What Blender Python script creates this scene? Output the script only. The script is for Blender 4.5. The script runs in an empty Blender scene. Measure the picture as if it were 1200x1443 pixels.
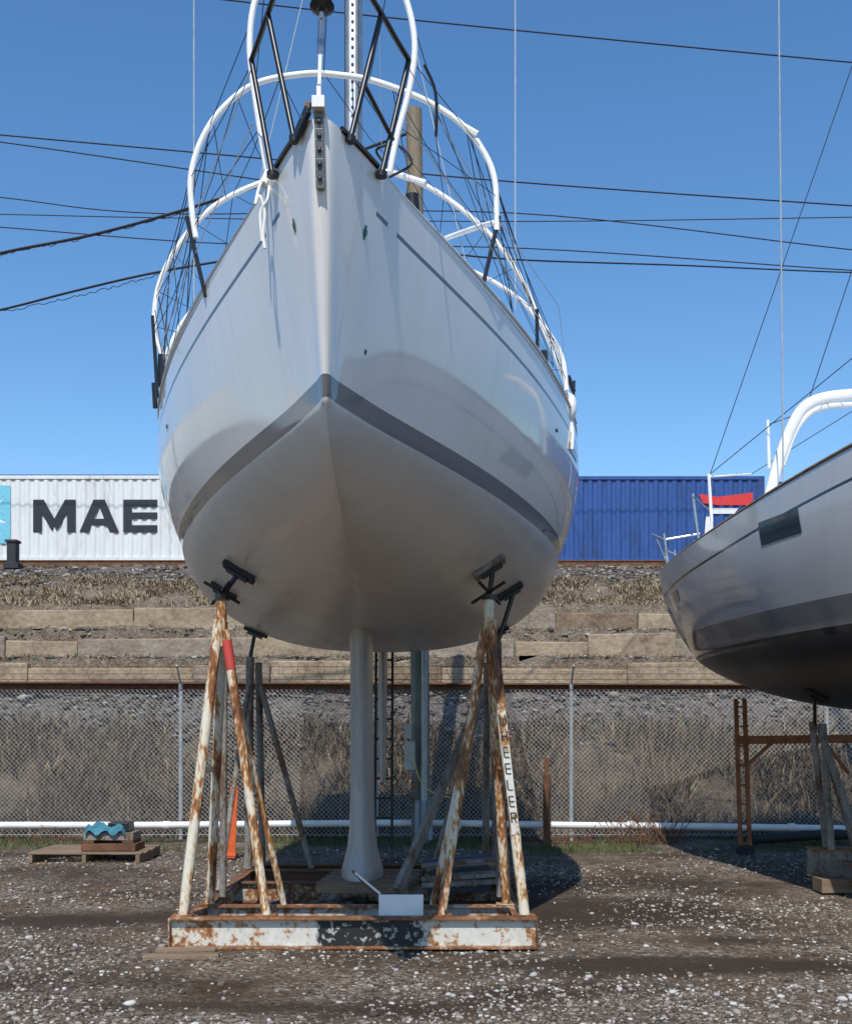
import bpy, math, random
import numpy as np
from mathutils import Vector, Matrix
random.seed(7); rng=np.random.default_rng(7)
scene=bpy.context.scene
F=1650.0; H=1.65; HY=1030.0
def at(px,py,d):   # survey helper: sighted point at measured distance d
    return Vector(((px-600)*d/F, d, H+(HY-py)*d/F))
# ---------------------------------------------------------------- materials
def newmat(name):
    m=bpy.data.materials.new(name); m.use_nodes=True
    nt=m.node_tree; b=nt.nodes['Principled BSDF']; return m,nt,b
def N(nt,t,**kw):
    n=nt.nodes.new(t)
    for k,v in kw.items(): setattr(n,k,v)
    return n
def plain(name,c,rough=.5,metal=0,var=.15,scale=12,bump=0.05,coat=0):
    m,nt,b=newmat(name)
    tc=N(nt,'ShaderNodeTexCoord'); no=N(nt,'ShaderNodeTexNoise'); no.inputs['Scale'].default_value=scale; no.inputs['Detail'].default_value=6
    nt.links.new(tc.outputs['Object'],no.inputs['Vector'])
    r=N(nt,'ShaderNodeValToRGB'); r.color_ramp.elements[0].position=.3; r.color_ramp.elements[1].position=.7
    lo=[max(0,x*(1-var)) for x in c]; hi=[min(1,x*(1+var)) for x in c]
    r.color_ramp.elements[0].color=(*lo,1); r.color_ramp.elements[1].color=(*hi,1)
    nt.links.new(no.outputs['Fac'],r.inputs['Fac']); nt.links.new(r.outputs['Color'],b.inputs['Base Color'])
    b.inputs['Roughness'].default_value=rough; b.inputs['Metallic'].default_value=metal
    b.inputs['Coat Weight'].default_value=coat
    if bump:
        bp=N(nt,'ShaderNodeBump'); bp.inputs['Strength'].default_value=bump; bp.inputs['Distance'].default_value=.02
        nt.links.new(no.outputs['Fac'],bp.inputs['Height']); nt.links.new(bp.outputs['Normal'],b.inputs['Normal'])
    return m
def layered(name,cols,scale=3,rough=.7,bump=.3,scale2=None,pos=None,stretch=(1,1,1),dist=.02,black=None,mixf=.35):
    """noise driven colour ramp with several stops"""
    m,nt,b=newmat(name)
    tc=N(nt,'ShaderNodeTexCoord'); mp=N(nt,'ShaderNodeMapping'); mp.inputs['Scale'].default_value=stretch
    nt.links.new(tc.outputs['Object'],mp.inputs['Vector'])
    no=N(nt,'ShaderNodeTexNoise'); no.inputs['Scale'].default_value=scale; no.inputs['Detail'].default_value=9; no.inputs['Roughness'].default_value=.65
    n2=N(nt,'ShaderNodeTexNoise'); n2.inputs['Scale'].default_value=scale2 or scale*9; n2.inputs['Detail'].default_value=8
    nt.links.new(mp.outputs[0],no.inputs['Vector']); nt.links.new(mp.outputs[0],n2.inputs['Vector'])
    mx=N(nt,'ShaderNodeMix'); mx.inputs[0].default_value=mixf
    nt.links.new(no.outputs['Fac'],mx.inputs[2]); nt.links.new(n2.outputs['Fac'],mx.inputs[3])
    r=N(nt,'ShaderNodeValToRGB'); e=r.color_ramp.elements
    n=len(cols); pos=pos or [.32+.36*i/(n-1) for i in range(n)]
    while len(e)<n: e.new(.5)
    for i in range(n): e[i].position=pos[i]; e[i].color=(*cols[i],1)
    nt.links.new(mx.outputs[0],r.inputs['Fac']); col=r.outputs['Color']
    if black:   # worn black paint patch between two x positions
        sp=N(nt,'ShaderNodeSeparateXYZ'); nt.links.new(tc.outputs['Object'],sp.inputs[0])
        a=N(nt,'ShaderNodeMath',operation='SUBTRACT'); a.inputs[1].default_value=(black[0]+black[1])/2; nt.links.new(sp.outputs[0],a.inputs[0])
        c=N(nt,'ShaderNodeMath',operation='ABSOLUTE'); nt.links.new(a.outputs[0],c.inputs[0])
        d=N(nt,'ShaderNodeMath',operation='MULTIPLY_ADD'); d.inputs[1].default_value=.35; nt.links.new(no.outputs['Fac'],d.inputs[0]); nt.links.new(c.outputs[0],d.inputs[2])
        e_=N(nt,'ShaderNodeMapRange'); hw=(black[1]-black[0])/2+.175; e_.inputs['From Min'].default_value=hw+.015; e_.inputs['From Max'].default_value=hw-.015; nt.links.new(d.outputs[0],e_.inputs['Value'])
        wn=N(nt,'ShaderNodeMapRange'); wn.inputs['From Min'].default_value=.62; wn.inputs['From Max'].default_value=.56; wn.inputs['To Min'].default_value=.45; nt.links.new(n2.outputs['Fac'],wn.inputs['Value'])
        ml=N(nt,'ShaderNodeMath',operation='MULTIPLY'); nt.links.new(e_.outputs[0],ml.inputs[0]); nt.links.new(wn.outputs[0],ml.inputs[1])
        mm=N(nt,'ShaderNodeMix',data_type='RGBA'); nt.links.new(ml.outputs[0],mm.inputs[0]); nt.links.new(col,mm.inputs[6]); mm.inputs[7].default_value=(.012,.012,.014,1); col=mm.outputs[2]
    nt.links.new(col,b.inputs['Base Color'])
    b.inputs['Roughness'].default_value=rough
    bp=N(nt,'ShaderNodeBump'); bp.inputs['Strength'].default_value=bump; bp.inputs['Distance'].default_value=dist
    nt.links.new(n2.outputs['Fac'],bp.inputs['Height']); nt.links.new(bp.outputs['Normal'],b.inputs['Normal'])
    return m
def attrmat(name,cols,rough=.9,attr='rnd'):
    m,nt,b=newmat(name)
    a=N(nt,'ShaderNodeAttribute',attribute_name=attr)
    r=N(nt,'ShaderNodeValToRGB'); e=r.color_ramp.elements; n=len(cols)
    while len(e)<n: e.new(.5)
    for i in range(n): e[i].position=i/(n-1); e[i].color=(*cols[i],1)
    nt.links.new(a.outputs['Fac'],r.inputs['Fac']); nt.links.new(r.outputs['Color'],b.inputs['Base Color'])
    b.inputs['Roughness'].default_value=rough
    return m
RUST=(.20,.075,.025); RUSTD=(.07,.03,.015); RUSTO=(.36,.16,.05)
M_rustpaint=layered('rusty_cream_paint',[RUSTD,RUST,RUSTO,(.50,.34,.18),(.60,.54,.42),(.66,.62,.52)],scale=2.4,rough=.6,pos=[.36,.44,.485,.505,.53,.64],stretch=(2.4,2.4,.8),scale2=20,mixf=.3,bump=.2)
M_rustpaint2=layered('weathered_beam_paint',[RUSTD,RUST,(.34,.2,.10),(.42,.39,.33),(.52,.50,.45)],scale=2.6,rough=.6,pos=[.36,.45,.49,.52,.64],scale2=26,bump=.2)
M_beam=layered('front_beam_paint',[RUST,(.38,.22,.10),(.52,.50,.44),(.62,.61,.57)],scale=2.4,rough=.55,pos=[.40,.45,.475,.62],scale2=26,bump=.15,black=(-.83,-.02))
M_flange=layered('rusty_flange',[RUSTD,(.14,.06,.025),(.26,.11,.04),(.40,.30,.2),(.5,.47,.4)],scale=2.6,rough=.75,pos=[.36,.46,.55,.585,.66],scale2=26,bump=.2)
M_rust=layered('rust_steel',[(.05,.025,.015),(.13,.06,.03),(.22,.1,.045)],scale=6,rough=.85)
M_rusto=layered('orange_rust_steel',[(.13,.05,.025),(.27,.10,.04),(.34,.15,.07)],scale=6,rough=.8)
M_greypost=layered('old_grey_post',[(.08,.04,.022),(.15,.09,.05),(.17,.155,.135),(.27,.255,.225)],scale=4,rough=.7,pos=[.36,.45,.48,.62],stretch=(1.5,1.5,.7))
M_black=plain('black_powdercoat',(.012,.012,.013),.35)
M_blackpad=plain('black_rubber',(.02,.02,.02),.7)
M_whitetube=plain('white_plastic_tube',(.8,.8,.78),.4,var=.05)
M_steel=plain('stainless_steel',(.5,.5,.5),.3,1)
M_alu=plain('grey_aluminium',(.42,.44,.45),.45,.6)
M_plate=plain('dull_grey_fitting',(.16,.16,.165),.5,.5)
M_wire=plain('galvanized_wire',(.46,.47,.47),.5,.3)
M_galv=plain('galvanized_post',(.42,.45,.46),.5,.3)
M_cord=plain('dark_cord',(.02,.025,.035),.8)
M_cable=plain('power_cable',(.015,.015,.018),.6)
M_rope=plain('white_rope',(.75,.74,.7),.9)
M_wood=layered('old_wood',[(.10,.065,.04),(.2,.14,.09),(.28,.21,.14)],scale=3,rough=.9,stretch=(.4,3,3))
M_pole=layered('weathered_pole_wood',[(.10,.075,.05),(.2,.16,.11),(.27,.23,.16)],scale=4,rough=.9,stretch=(6,6,.4))
M_polelow=layered('pole_green_grey',[(.10,.12,.09),(.2,.22,.18),(.28,.3,.26)],scale=4,rough=.9,stretch=(6,6,.4))
M_red=plain('red_paint',(.45,.05,.04),.6)
M_orange=plain('orange_paint',(.6,.10,.02),.6)
M_teal=plain('teal_cloth',(.03,.16,.22),.8,var=.3)
M_white=plain('white_paint',(.72,.72,.70),.4,var=.08,scale=5)
M_glass=plain('dark_window',(.01,.012,.015),.08,var=0,bump=0)
M_bluedark=plain('dark_blue_box',(.02,.05,.13),.5)
M_green=plain('green_decal',(.01,.12,.07),.5)

def hullmat(name,base,zlo,zhi,stripe,below,cove,coveint,cs=.7,second=None,trim=0.0,rlo=.04,rhi=.10,rbelow=.27):
    m,nt,b=newmat(name)
    tc=N(nt,'ShaderNodeTexCoord'); sp=N(nt,'ShaderNodeSeparateXYZ'); nt.links.new(tc.outputs['Object'],sp.inputs[0])
    def band(src,lo,hi):
        a=N(nt,'ShaderNodeMath',operation='GREATER_THAN'); a.inputs[1].default_value=lo; nt.links.new(src,a.inputs[0])
        c=N(nt,'ShaderNodeMath',operation='LESS_THAN'); c.inputs[1].default_value=hi; nt.links.new(src,c.inputs[0])
        d=N(nt,'ShaderNodeMath',operation='MULTIPLY'); nt.links.new(a.outputs[0],d.inputs[0]); nt.links.new(c.outputs[0],d.inputs[1]); return d.outputs[0]
    def mix(fac,c1,c2):
        mx=N(nt,'ShaderNodeMix',data_type='RGBA')
        if isinstance(fac,float): mx.inputs[0].default_value=fac
        else: nt.links.new(fac,mx.inputs[0])
        for i,c in ((6,c1),(7,c2)):
            if isinstance(c,tuple): mx.inputs[i].default_value=(*c,1)
            else: nt.links.new(c,mx.inputs[i])
        return mx.outputs[2]
    Y=sp.outputs[1]
    tz=N(nt,'ShaderNodeMath',operation='MULTIPLY_ADD'); tz.inputs[1].default_value=trim; nt.links.new(Y,tz.inputs[0]); nt.links.new(sp.outputs[2],tz.inputs[2]); Z=tz.outputs[0]
    mp=N(nt,'ShaderNodeMapping'); mp.inputs['Scale'].default_value=(5,5,.3); nt.links.new(tc.outputs['Object'],mp.inputs[0])
    st=N(nt,'ShaderNodeTexNoise'); st.inputs['Scale'].default_value=1.6; st.inputs['Detail'].default_value=6; nt.links.new(mp.outputs[0],st.inputs['Vector'])
    cl=N(nt,'ShaderNodeTexNoise'); cl.inputs['Scale'].default_value=1.1; cl.inputs['Detail'].default_value=7; nt.links.new(tc.outputs['Object'],cl.inputs['Vector'])
    wv=N(nt,'ShaderNodeTexNoise'); wv.inputs['Scale'].default_value=.9; wv.inputs['Detail'].default_value=1; nt.links.new(tc.outputs['Object'],wv.inputs['Vector'])
    c=mix(0.0,base,base)
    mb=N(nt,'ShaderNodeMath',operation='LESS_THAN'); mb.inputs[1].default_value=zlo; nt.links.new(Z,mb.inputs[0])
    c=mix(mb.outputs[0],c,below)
    c=mix(band(Z,zlo,zhi),c,stripe)
    if second: c=mix(band(Z,*second[0]),c,second[1])
    at_=N(nt,'ShaderNodeAttribute',attribute_name='drop')
    cv=band(at_.outputs['Fac'],coveint[0],coveint[1])
    sg=N(nt,'ShaderNodeMath',operation='GREATER_THAN'); sg.inputs[1].default_value=cs; nt.links.new(Y,sg.inputs[0])
    dash=band(Y,cs-.22,cs-.1)
    ad=N(nt,'ShaderNodeMath',operation='ADD'); nt.links.new(sg.outputs[0],ad.inputs[0]); nt.links.new(dash,ad.inputs[1])
    ml=N(nt,'ShaderNodeMath',operation='MULTIPLY'); nt.links.new(cv,ml.inputs[0]); nt.links.new(ad.outputs[0],ml.inputs[1])
    c=mix(ml.outputs[0],c,cove)
    r=N(nt,'ShaderNodeValToRGB'); r.color_ramp.elements[0].position=.3; r.color_ramp.elements[1].position=.6
    r.color_ramp.elements[0].color=(.84,.82,.78,1); r.color_ramp.elements[1].color=(1,1,1,1)
    nt.links.new(st.outputs['Fac'],r.inputs['Fac'])
    mm=N(nt,'ShaderNodeMix',data_type='RGBA',blend_type='MULTIPLY'); mm.inputs[0].default_value=.30
    nt.links.new(c,mm.inputs[6]); nt.links.new(r.outputs['Color'],mm.inputs[7])
    r2=N(nt,'ShaderNodeValToRGB'); r2.color_ramp.elements[0].position=.3; r2.color_ramp.elements[1].position=.55
    r2.color_ramp.elements[0].color=(.82,.79,.74,1); r2.color_ramp.elements[1].color=(1,1,1,1); nt.links.new(cl.outputs['Fac'],r2.inputs['Fac'])
    m3=N(nt,'ShaderNodeMix',data_type='RGBA',blend_type='MULTIPLY'); m3.inputs[0].default_value=.35
    nt.links.new(mm.outputs[2],m3.inputs[6]); nt.links.new(r2.outputs['Color'],m3.inputs[7])
    nt.links.new(m3.outputs[2],b.inputs['Base Color'])
    rr=N(nt,'ShaderNodeMapRange'); rr.inputs['From Min'].default_value=.35; rr.inputs['From Max'].default_value=.65
    rr.inputs['To Min'].default_value=rlo; rr.inputs['To Max'].default_value=rhi
    nt.links.new(cl.outputs['Fac'],rr.inputs['Value'])
    rb=N(nt,'ShaderNodeMath',operation='MULTIPLY_ADD'); rb.inputs[1].default_value=rbelow-.07; nt.links.new(mb.outputs[0],rb.inputs[0]); nt.links.new(rr.outputs[0],rb.inputs[2])
    nt.links.new(rb.outputs[0],b.inputs['Roughness'])
    bp=N(nt,'ShaderNodeBump'); bp.inputs['Strength'].default_value=.07; bp.inputs['Distance'].default_value=.02
    nt.links.new(wv.outputs['Fac'],bp.inputs['Height']); nt.links.new(bp.outputs['Normal'],b.inputs['Normal'])
    b.inputs['IOR'].default_value=1.6
    return m
# ---------------------------------------------------------------- mesh builder
class MB:
    def __init__(s): s.v=[]; s.f=[]; s.m=[]; s.mats=[]
    def mi(s,m):
        if m not in s.mats: s.mats.append(m)
        return s.mats.index(m)
    def add(s,vs,fs,m):
        o=len(s.v); s.v+= [tuple(p) for p in vs]; i=s.mi(m)
        for f in fs: s.f.append(tuple(o+k for k in f)); s.m.append(i)
    def box(s,lo,hi,m):
        x0,y0,z0=lo; x1,y1,z1=hi
        s.add([(x0,y0,z0),(x1,y0,z0),(x1,y1,z0),(x0,y1,z0),(x0,y0,z1),(x1,y0,z1),(x1,y1,z1),(x0,y1,z1)],
              [(0,3,2,1),(4,5,6,7),(0,1,5,4),(1,2,6,5),(2,3,7,6),(3,0,4,7)],m)
    def bar(s,p0,p1,w,h,m,side=None):
        p0=Vector(p0);p1=Vector(p1); d=(p1-p0).normalized()
        if side is None:
            side=d.cross(Vector((0,0,1)))
            if side.length<.3: side=Vector((1,0,0))
        side=(Vector(side)-d*d.dot(Vector(side))).normalized(); up=side.cross(d)
        vs=[]
        for p in (p0,p1):
            for a,b in ((-1,-1),(1,-1),(1,1),(-1,1)): vs.append(p+side*(a*w/2)+up*(b*h/2))
        s.add(vs,[(0,1,2,3),(7,6,5,4),(0,4,5,1),(1,5,6,2),(2,6,7,3),(3,7,4,0)],m)
    def tube(s,pts,r,m,n=8,rs=None,caps=True,sq=None):
        pts=[Vector(p) for p in pts]; k=len(pts); vs=[]; prev=None
        for i,p in enumerate(pts):
            d=(pts[min(i+1,k-1)]-pts[max(i-1,0)])
            if d.length<1e-9: d=Vector((0,0,1))
            d.normalize()
            if prev is None:
                a=Vector((0,0,1)) if abs(d.z)<.9 else Vector((1,0,0)); u=d.cross(a).normalized()
                if sq: u=Vector((0,1,0)); u=(u-d*u.dot(d)).normalized()
            else:
                u=(prev-d*prev.dot(d))
                if u.length<1e-6: u=d.orthogonal()
                u.normalize()
            prev=u; w=d.cross(u); rr=rs[i] if rs else r
            for j in range(n):
                t=2*math.pi*j/n; q=sq or 1; vs.append(p+(u*math.cos(t)*q+w*math.sin(t))*rr)
        fs=[]
        for i in range(k-1):
            for j in range(n):
                a=i*n+j;b=i*n+(j+1)%n; fs.append((a,b,b+n,a+n))
        if caps: fs.append(tuple(range(n-1,-1,-1))); fs.append(tuple((k-1)*n+j for j in range(n)))
        s.add(vs,fs,m)
    def ibeam(s,p0,p1,h,w,m,t=.018,mf=None):
        p0=Vector(p0);p1=Vector(p1); z=Vector((0,0,1)); mf=mf or m
        s.bar(p0+z*(h/2-t/2),p1+z*(h/2-t/2),w,t,mf); s.bar(p0-z*(h/2-t/2),p1-z*(h/2-t/2),w,t,mf)
        s.bar(p0,p1,t,h-2*t,m)
    def obj(s,name,parent=None,smooth=False,bevel=0,matrix=None):
        me=bpy.data.meshes.new(name); me.from_pydata(s.v,[],s.f)
        for m in s.mats: me.materials.append(m)
        me.polygons.foreach_set('material_index',s.m)
        if smooth: me.polygons.foreach_set('use_smooth',[True]*len(s.f))
        me.update()
        o=bpy.data.objects.new(name,me); scene.collection.objects.link(o)
        if parent: o.parent=parent
        if bevel:
            b=o.modifiers.new('bevel','BEVEL'); b.width=bevel; b.segments=2; b.limit_method='ANGLE'
        if smooth:
            try: me.set_sharp_from_angle(angle=math.radians(40))
            except Exception: pass
        return o
def empty(name,loc=(0,0,0),rz=0):
    e=bpy.data.objects.new(name,None); e.location=loc; e.rotation_euler=(0,0,rz); scene.collection.objects.link(e); return e
def cr(pts,n=8):
    pts=[Vector(p) for p in pts]; out=[]
    P=[pts[0]*2-pts[1]]+pts+[pts[-1]*2-pts[-2]]
    for i in range(1,len(P)-2):
        for k in range(n):
            t=k/n; a,b,c,d=P[i-1],P[i],P[i+1],P[i+2]
            out.append(.5*((2*b)+(c-a)*t+(2*a-5*b+4*c-d)*t*t+(3*b-a-3*c+d)*t**3))
    out.append(pts[-1]); return out
def pchip(xs,ys):
    xs=np.array(xs,float); ys=np.array(ys,float); h=np.diff(xs); dl=np.diff(ys)/h; d=np.zeros(len(xs))
    for i in range(1,len(xs)-1):
        if dl[i-1]*dl[i]>0:
            w1=2*h[i]+h[i-1]; w2=h[i]+2*h[i-1]; d[i]=(w1+w2)/(w1/dl[i-1]+w2/dl[i])
    d[0]=dl[0]; d[-1]=dl[-1]
    def f(x):
        x=np.clip(x,xs[0],xs[-1]); i=np.clip(np.searchsorted(xs,x)-1,0,len(h)-1)
        t=(x-xs[i])/h[i]
        return (2*t**3-3*t*t+1)*ys[i]+(t**3-2*t*t+t)*h[i]*d[i]+(-2*t**3+3*t*t)*ys[i+1]+(t**3-t*t)*h[i]*d[i+1]
    return f
def fair(tab,x0=.0,wmax=.7):
    """faired curve: pchip smoothed with a window that closes towards the bow, cached on a fine grid"""
    f=pchip(*tab); X0,X1=tab[0][0],tab[0][-1]
    g=X0+(X1-X0)*np.linspace(0,1,900)**1.7; out=np.zeros_like(g); W=0
    k=np.linspace(-1,1,25)
    for kk in k:
        w=(1-kk*kk); win=np.minimum(np.minimum(wmax,np.maximum(0,(g-x0))*.6),X1-g+1e-6)
        out+=w*f(g+kk*win); W+=w
    out/=W
    return lambda x: float(np.interp(x,g,out))
# ---------------------------------------------------------------- hull
class Hull:
    def __init__(s,L,zwl,zc,zs,Bs,Bw,swl=.35,bulge=.09):
        s.L=L; s.zwl=zwl; s.zc=fair(zc,x0=swl+.05); s.zs=fair(zs); s.Bs=fair(Bs); s.Bw=fair(Bw); s.swl=swl
        s.z0=s.zs(0); s.bulge=bulge
    def stem(s,z):
        f=(z-s.zwl)/(s.z0-s.zwl); f=min(max(f,0),1); return s.swl*(1-f)**1.15
    def b(s,x,z):
        if z>=s.zwl:
            zs=s.zs(x); f=min(max((z-s.zwl)/(zs-s.zwl),0),1); u=x-s.stem(z)
            if u<=0: return 0
            return (1-f)*s.Bw(u)+f*s.Bs(u)+s.bulge*math.sin(math.pi*f)*min(1,u/4.5)
        zc=s.zc(x); D=s.zwl-zc
        if D<=1e-4 or z<=zc: return 0
        t=(z-zc)/D; g=min(max((x-.35)/5.5,0),1); g=g*g*(3-2*g)*.5+g*.5; a=1.15+.9*g; e=.88-.46*g
        return s.Bw(x-s.swl)*(1-(1-t)**a)**e
    def build(s,name,mat,deckmat,parent):
        S=[0,.004,.012,.025,.04,.06,.08,.11,.14,.17,.2,.23,.26,.29,.32,.345,.355,.37,.39,.42,.46,.5,.56,.62,.7,.8,.9]
        S+=list(np.linspace(1.0,s.L,90)); R1=30;R2=26
        vs=[];drop=[]
        for x in S:
            zcs=s.zc(x) if x>s.swl else None
            if x<=s.swl:
                lo,hi=s.zwl,s.zs(x)
                for _ in range(40):
                    mid=(lo+hi)/2
                    if s.stem(mid)>x: lo=mid
                    else: hi=mid
                zb=hi
            else: zb=min(zcs,s.zwl)
            row=[]
            for j in range(R1):
                t=(j/R1)**2.0; z=zb+(s.zwl-zb)*t if zb<s.zwl else zb; row.append(z)
            zt0=max(zb,s.zwl)
            for j in range(R2+1):
                row.append(zt0+(s.zs(x)-zt0)*(j/R2)**(1.5 if x<s.swl else 1))
            for k,z in enumerate(row):
                bb=s.b(x,z) if k>0 else 0
                vs.append((bb,x,z)); drop.append(s.zs(x)-z)
        R=R1+R2+1; n=len(S)
        full=vs+[(-a,b_,c) for a,b_,c in vs]; off=len(vs); fs=[]
        for i in range(n-1):
            for j in range(R-1):
                a=i*R+j; fs.append((a,a+R,a+R+1,a+1)); q=a+off; fs.append((q,q+1,q+R+1,q+R))
        for j in range(R-1):
            a=(n-1)*R+j; fs.append((a,a+off,a+1+off,a+1))
        import bmesh
        me=bpy.data.meshes.new(name); me.from_pydata(full,[],fs)
        at_=me.attributes.new('drop','FLOAT','POINT'); at_.data.foreach_set('value',drop+drop)
        bm=bmesh.new(); bm.from_mesh(me); bmesh.ops.remove_doubles(bm,verts=bm.verts,dist=.0006)
        bmesh.ops.dissolve_degenerate(bm,dist=.0002,edges=bm.edges)
        bmesh.ops.recalc_face_normals(bm,faces=bm.faces); bm.to_mesh(me); bm.free()
        me.materials.append(mat); me.polygons.foreach_set('use_smooth',[True]*len(me.polygons)); me.set_sharp_from_angle(angle=math.radians(50))
        o=bpy.data.objects.new(name,me); scene.collection.objects.link(o); o.parent=parent
        d=MB(); dv=[];df=[]
        SS=[x for x in S if x>.02]
        for x in SS:
            w=s.Bs(x)-.012
            for k in range(7):
                q=-1+k/3; dv.append((q*w,x,s.zs(x)-.03+.07*w*(1-q*q)))
        for i in range(len(SS)-1):
            for k in range(6):
                a=i*7+k; df.append((a,a+1,a+8,a+7))
        d.add(dv,df,deckmat); d.obj('deck',parent,smooth=True)
        return o
    def patch(s,mb,mat,s0,s1,za,zb,sign,off=.006,skew=0,n=6):
        vs=[]
        for i in range(n+1):
            for k in range(3):
                z=za+(zb-za)*k/2; x=s0+(s1-s0)*i/n+skew*(z-za); vs.append((sign*(s.b(x,z)+off),x,z))
        fs=[]
        for i in range(n):
            for k in range(2):
                a=i*3+k; fs.append((a,a+3,a+4,a+1) if sign>0 else (a,a+1,a+4,a+3))
        mb.add(vs,fs,mat)
# main boat
ZWL=3.30
H1=Hull(10.7,ZWL,
 ([0,.35,.4,.5,1,1.5,2.5,3.5,4.5,5.5,6.5,7.5,8.5,9.5,10.7],[4.53,3.30,3.25,3.18,3.05,2.94,2.75,2.62,2.54,2.50,2.49,2.52,2.61,2.74,2.9]),
 ([0,2,4,6.5,10.7],[4.53,4.39,4.28,4.23,4.3]),
 ([0,.006,.02,.05,.1,.15,.24,.5,1,1.5,1.9,2.5,3.6,4.5,5.5,6.5,8,9.5,10.7],[0,.03,.05,.07,.095,.12,.17,.29,.52,.77,.94,1.20,1.57,1.79,1.90,1.93,1.88,1.72,1.5]),
 ([0,.006,.02,.05,.1,.2,.65,1.15,2.15,3.15,4.15,5.15,6.5,8,9.2,10.35],[0,.01,.018,.028,.04,.08,.26,.50,.94,1.30,1.59,1.75,1.80,1.76,1.6,1.35]))
boat=empty('sailboat',(-.50,5.5,0),.0)
FWD=Matrix.Translation((-.50,5.5,0)); INV=FWD.inverted()
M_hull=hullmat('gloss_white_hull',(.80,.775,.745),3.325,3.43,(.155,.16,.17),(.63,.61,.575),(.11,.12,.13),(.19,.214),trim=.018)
M_deck=plain('deck_gelcoat',(.7,.7,.68),.5)
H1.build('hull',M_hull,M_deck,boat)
L=lambda px,py,d: INV@at(px,py,d)
k=MB(); secs=[(2.66,.125,.95),(2.5,.105,.9),(2.2,.10,.86),(1.6,.105,.82),(1.0,.11,.8),(.75,.118,.82),(.6,.135,.86),(.48,.165,.95),(.38,.195,1.05),(.30,.185,1.05),(.25,.10,.9)]
vs=[];n=28
for z,hw,ch in secs:
    for i in range(n):
        t=2*math.pi*i/n; c=math.cos(t); y=5.05+ch*.5*(-c)+(2.66-z)*.08; prof=abs(math.sin(t))**.9*(1 if c>0 else (1+.55*c))
        vs.append((math.copysign(hw*prof,math.sin(t))-.08,y,z))
fs=[(i*n+j,i*n+(j+1)%n,(i+1)*n+(j+1)%n,(i+1)*n+j) for i in range(len(secs)-1) for j in range(n)]
fs.append(tuple((len(secs)-1)*n+j for j in range(n)))
M_keel=layered('keel_paint',[(.26,.245,.22),(.37,.355,.33),(.46,.45,.43)],scale=2,rough=.3,bump=.05,stretch=(2,2,.5))
k.add(vs,fs,M_keel); k.obj('keel',boat,smooth=True)
k=MB(); vs=[]
for z,hw,ch in [(2.8,.06,.5),(2.0,.055,.45),(1.3,.045,.36),(1.0,.03,.3)]:
    for i in range(n):
        t=2*math.pi*i/n; vs.append((hw*math.sin(t)-.06,9.7-ch*.5*math.cos(t),z))
k.add(vs,[(i*n+j,i*n+(j+1)%n,(i+1)*n+(j+1)%n,(i+1)*n+j) for i in range(3) for j in range(n)]+[tuple(3*n+j for j in range(n))],M_keel); k.obj('rudder',boat,smooth=True)
k=MB()
for sg in (-1,1):
    k.tube([(sg*(H1.Bs(x)-.01),x,H1.zs(x)+.008) for x in np.linspace(.25,10.6,70)],.010,M_white,6)
    k.tube([(sg*(H1.Bs(x)+.002),x,H1.zs(x)+.006) for x in np.linspace(.10,.42,8)],.015,M_black,8)
k.obj('toe_rail',boat,smooth=True)
k=MB(); pts=[]
for z in np.linspace(4.56,4.22,9): pts.append(Vector((0,H1.stem(min(z,4.53))-.016,z)))
for a,b_ in zip(pts[:-1],pts[1:]): k.bar(a,b_,.042,.03,M_plate,side=(1,0,0))
for i in range(5):
    z=4.50-.06*i; y=H1.stem(z)-.034
    k.tube([(0,y,z),(0,y-.006,z-.001)],.012,M_blackpad,10); k.tube([(0,y-.004,z),(0,y-.010,z-.001)],.006,M_plate,8)
k.box((-.03,-.07,4.545),(.03,.14,4.60),M_white); k.bar((-.05,-.02,4.56),(-.12,.1,4.49),.025,.05,M_black)
k.bar((-.045,-.01,4.60),(-.075,.02,4.53),.02,.04,M_wood)
k.bar((0,-.02,4.6),(0,-.02,4.66),.022,.04,M_white); k.obj('stem_fitting',boat,bevel=.004)
k=MB(); st0=Vector((0,-.01,4.66)); st1=Vector((0,4.15,18)); dr=(st1-st0).normalized()
k.tube([st0,st1],.006,M_steel,8); k.tube([st0+dr*.02,st0+dr*.2],.010,M_white,8)
for dx in(-.013,.013): k.tube([st0+dr*.2+Vector((dx,0,0)),st0+dr*.42+Vector((dx,0,0))],.005,M_steel,6)
k.tube([st0+dr*.42,st0+dr*.47],.014,M_steel,8)
k.tube([st0+dr*.47,st0+dr*.50,st0+dr*.51,st0+dr*.58,st0+dr*.59,st0+dr*.64],.03,M_black,14,rs=[.03,.06,.045,.045,.06,.05])
k.tube([st0+dr*.64,st1],.014,M_black,8); k.obj('forestay',boat,smooth=True)
MX=-.1
k=MB(); mz=np.linspace(4.25,18,3); vs=[];n=20
for z in mz:
    for i in range(n):
        t=2*math.pi*i/n; vs.append((MX+.075*math.sin(t),4.2+.11*math.cos(t),z))
k.add(vs,[(i*n+(j+1)%n,i*n+j,(i+1)*n+j,(i+1)*n+(j+1)%n) for i in range(2) for j in range(n)]+[tuple(2*n+j for j in range(n))],M_alu)
k.bar((MX,4.085,4.4),(MX,4.085,17.5),.05,.02,M_steel,side=(1,0,0))
for i in range(90):
    z=5.0+i*.07; k.tube([(MX,4.076,z),(MX,4.070,z)],.012,M_blackpad,8)
for dx in (.05,-.06): k.tube([(MX+dx,4.05,4.4),(MX+dx,4.06,17)],.005,M_cord,6)
for zz in (9.2,13): k.bar((MX+(-1.33 if zz<10 else -.9),4.35,zz),(MX+(1.35 if zz<10 else .9),4.35,zz),.03,.1,M_alu)
k.obj('mast',boat,smooth=True)
k=MB()
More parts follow.
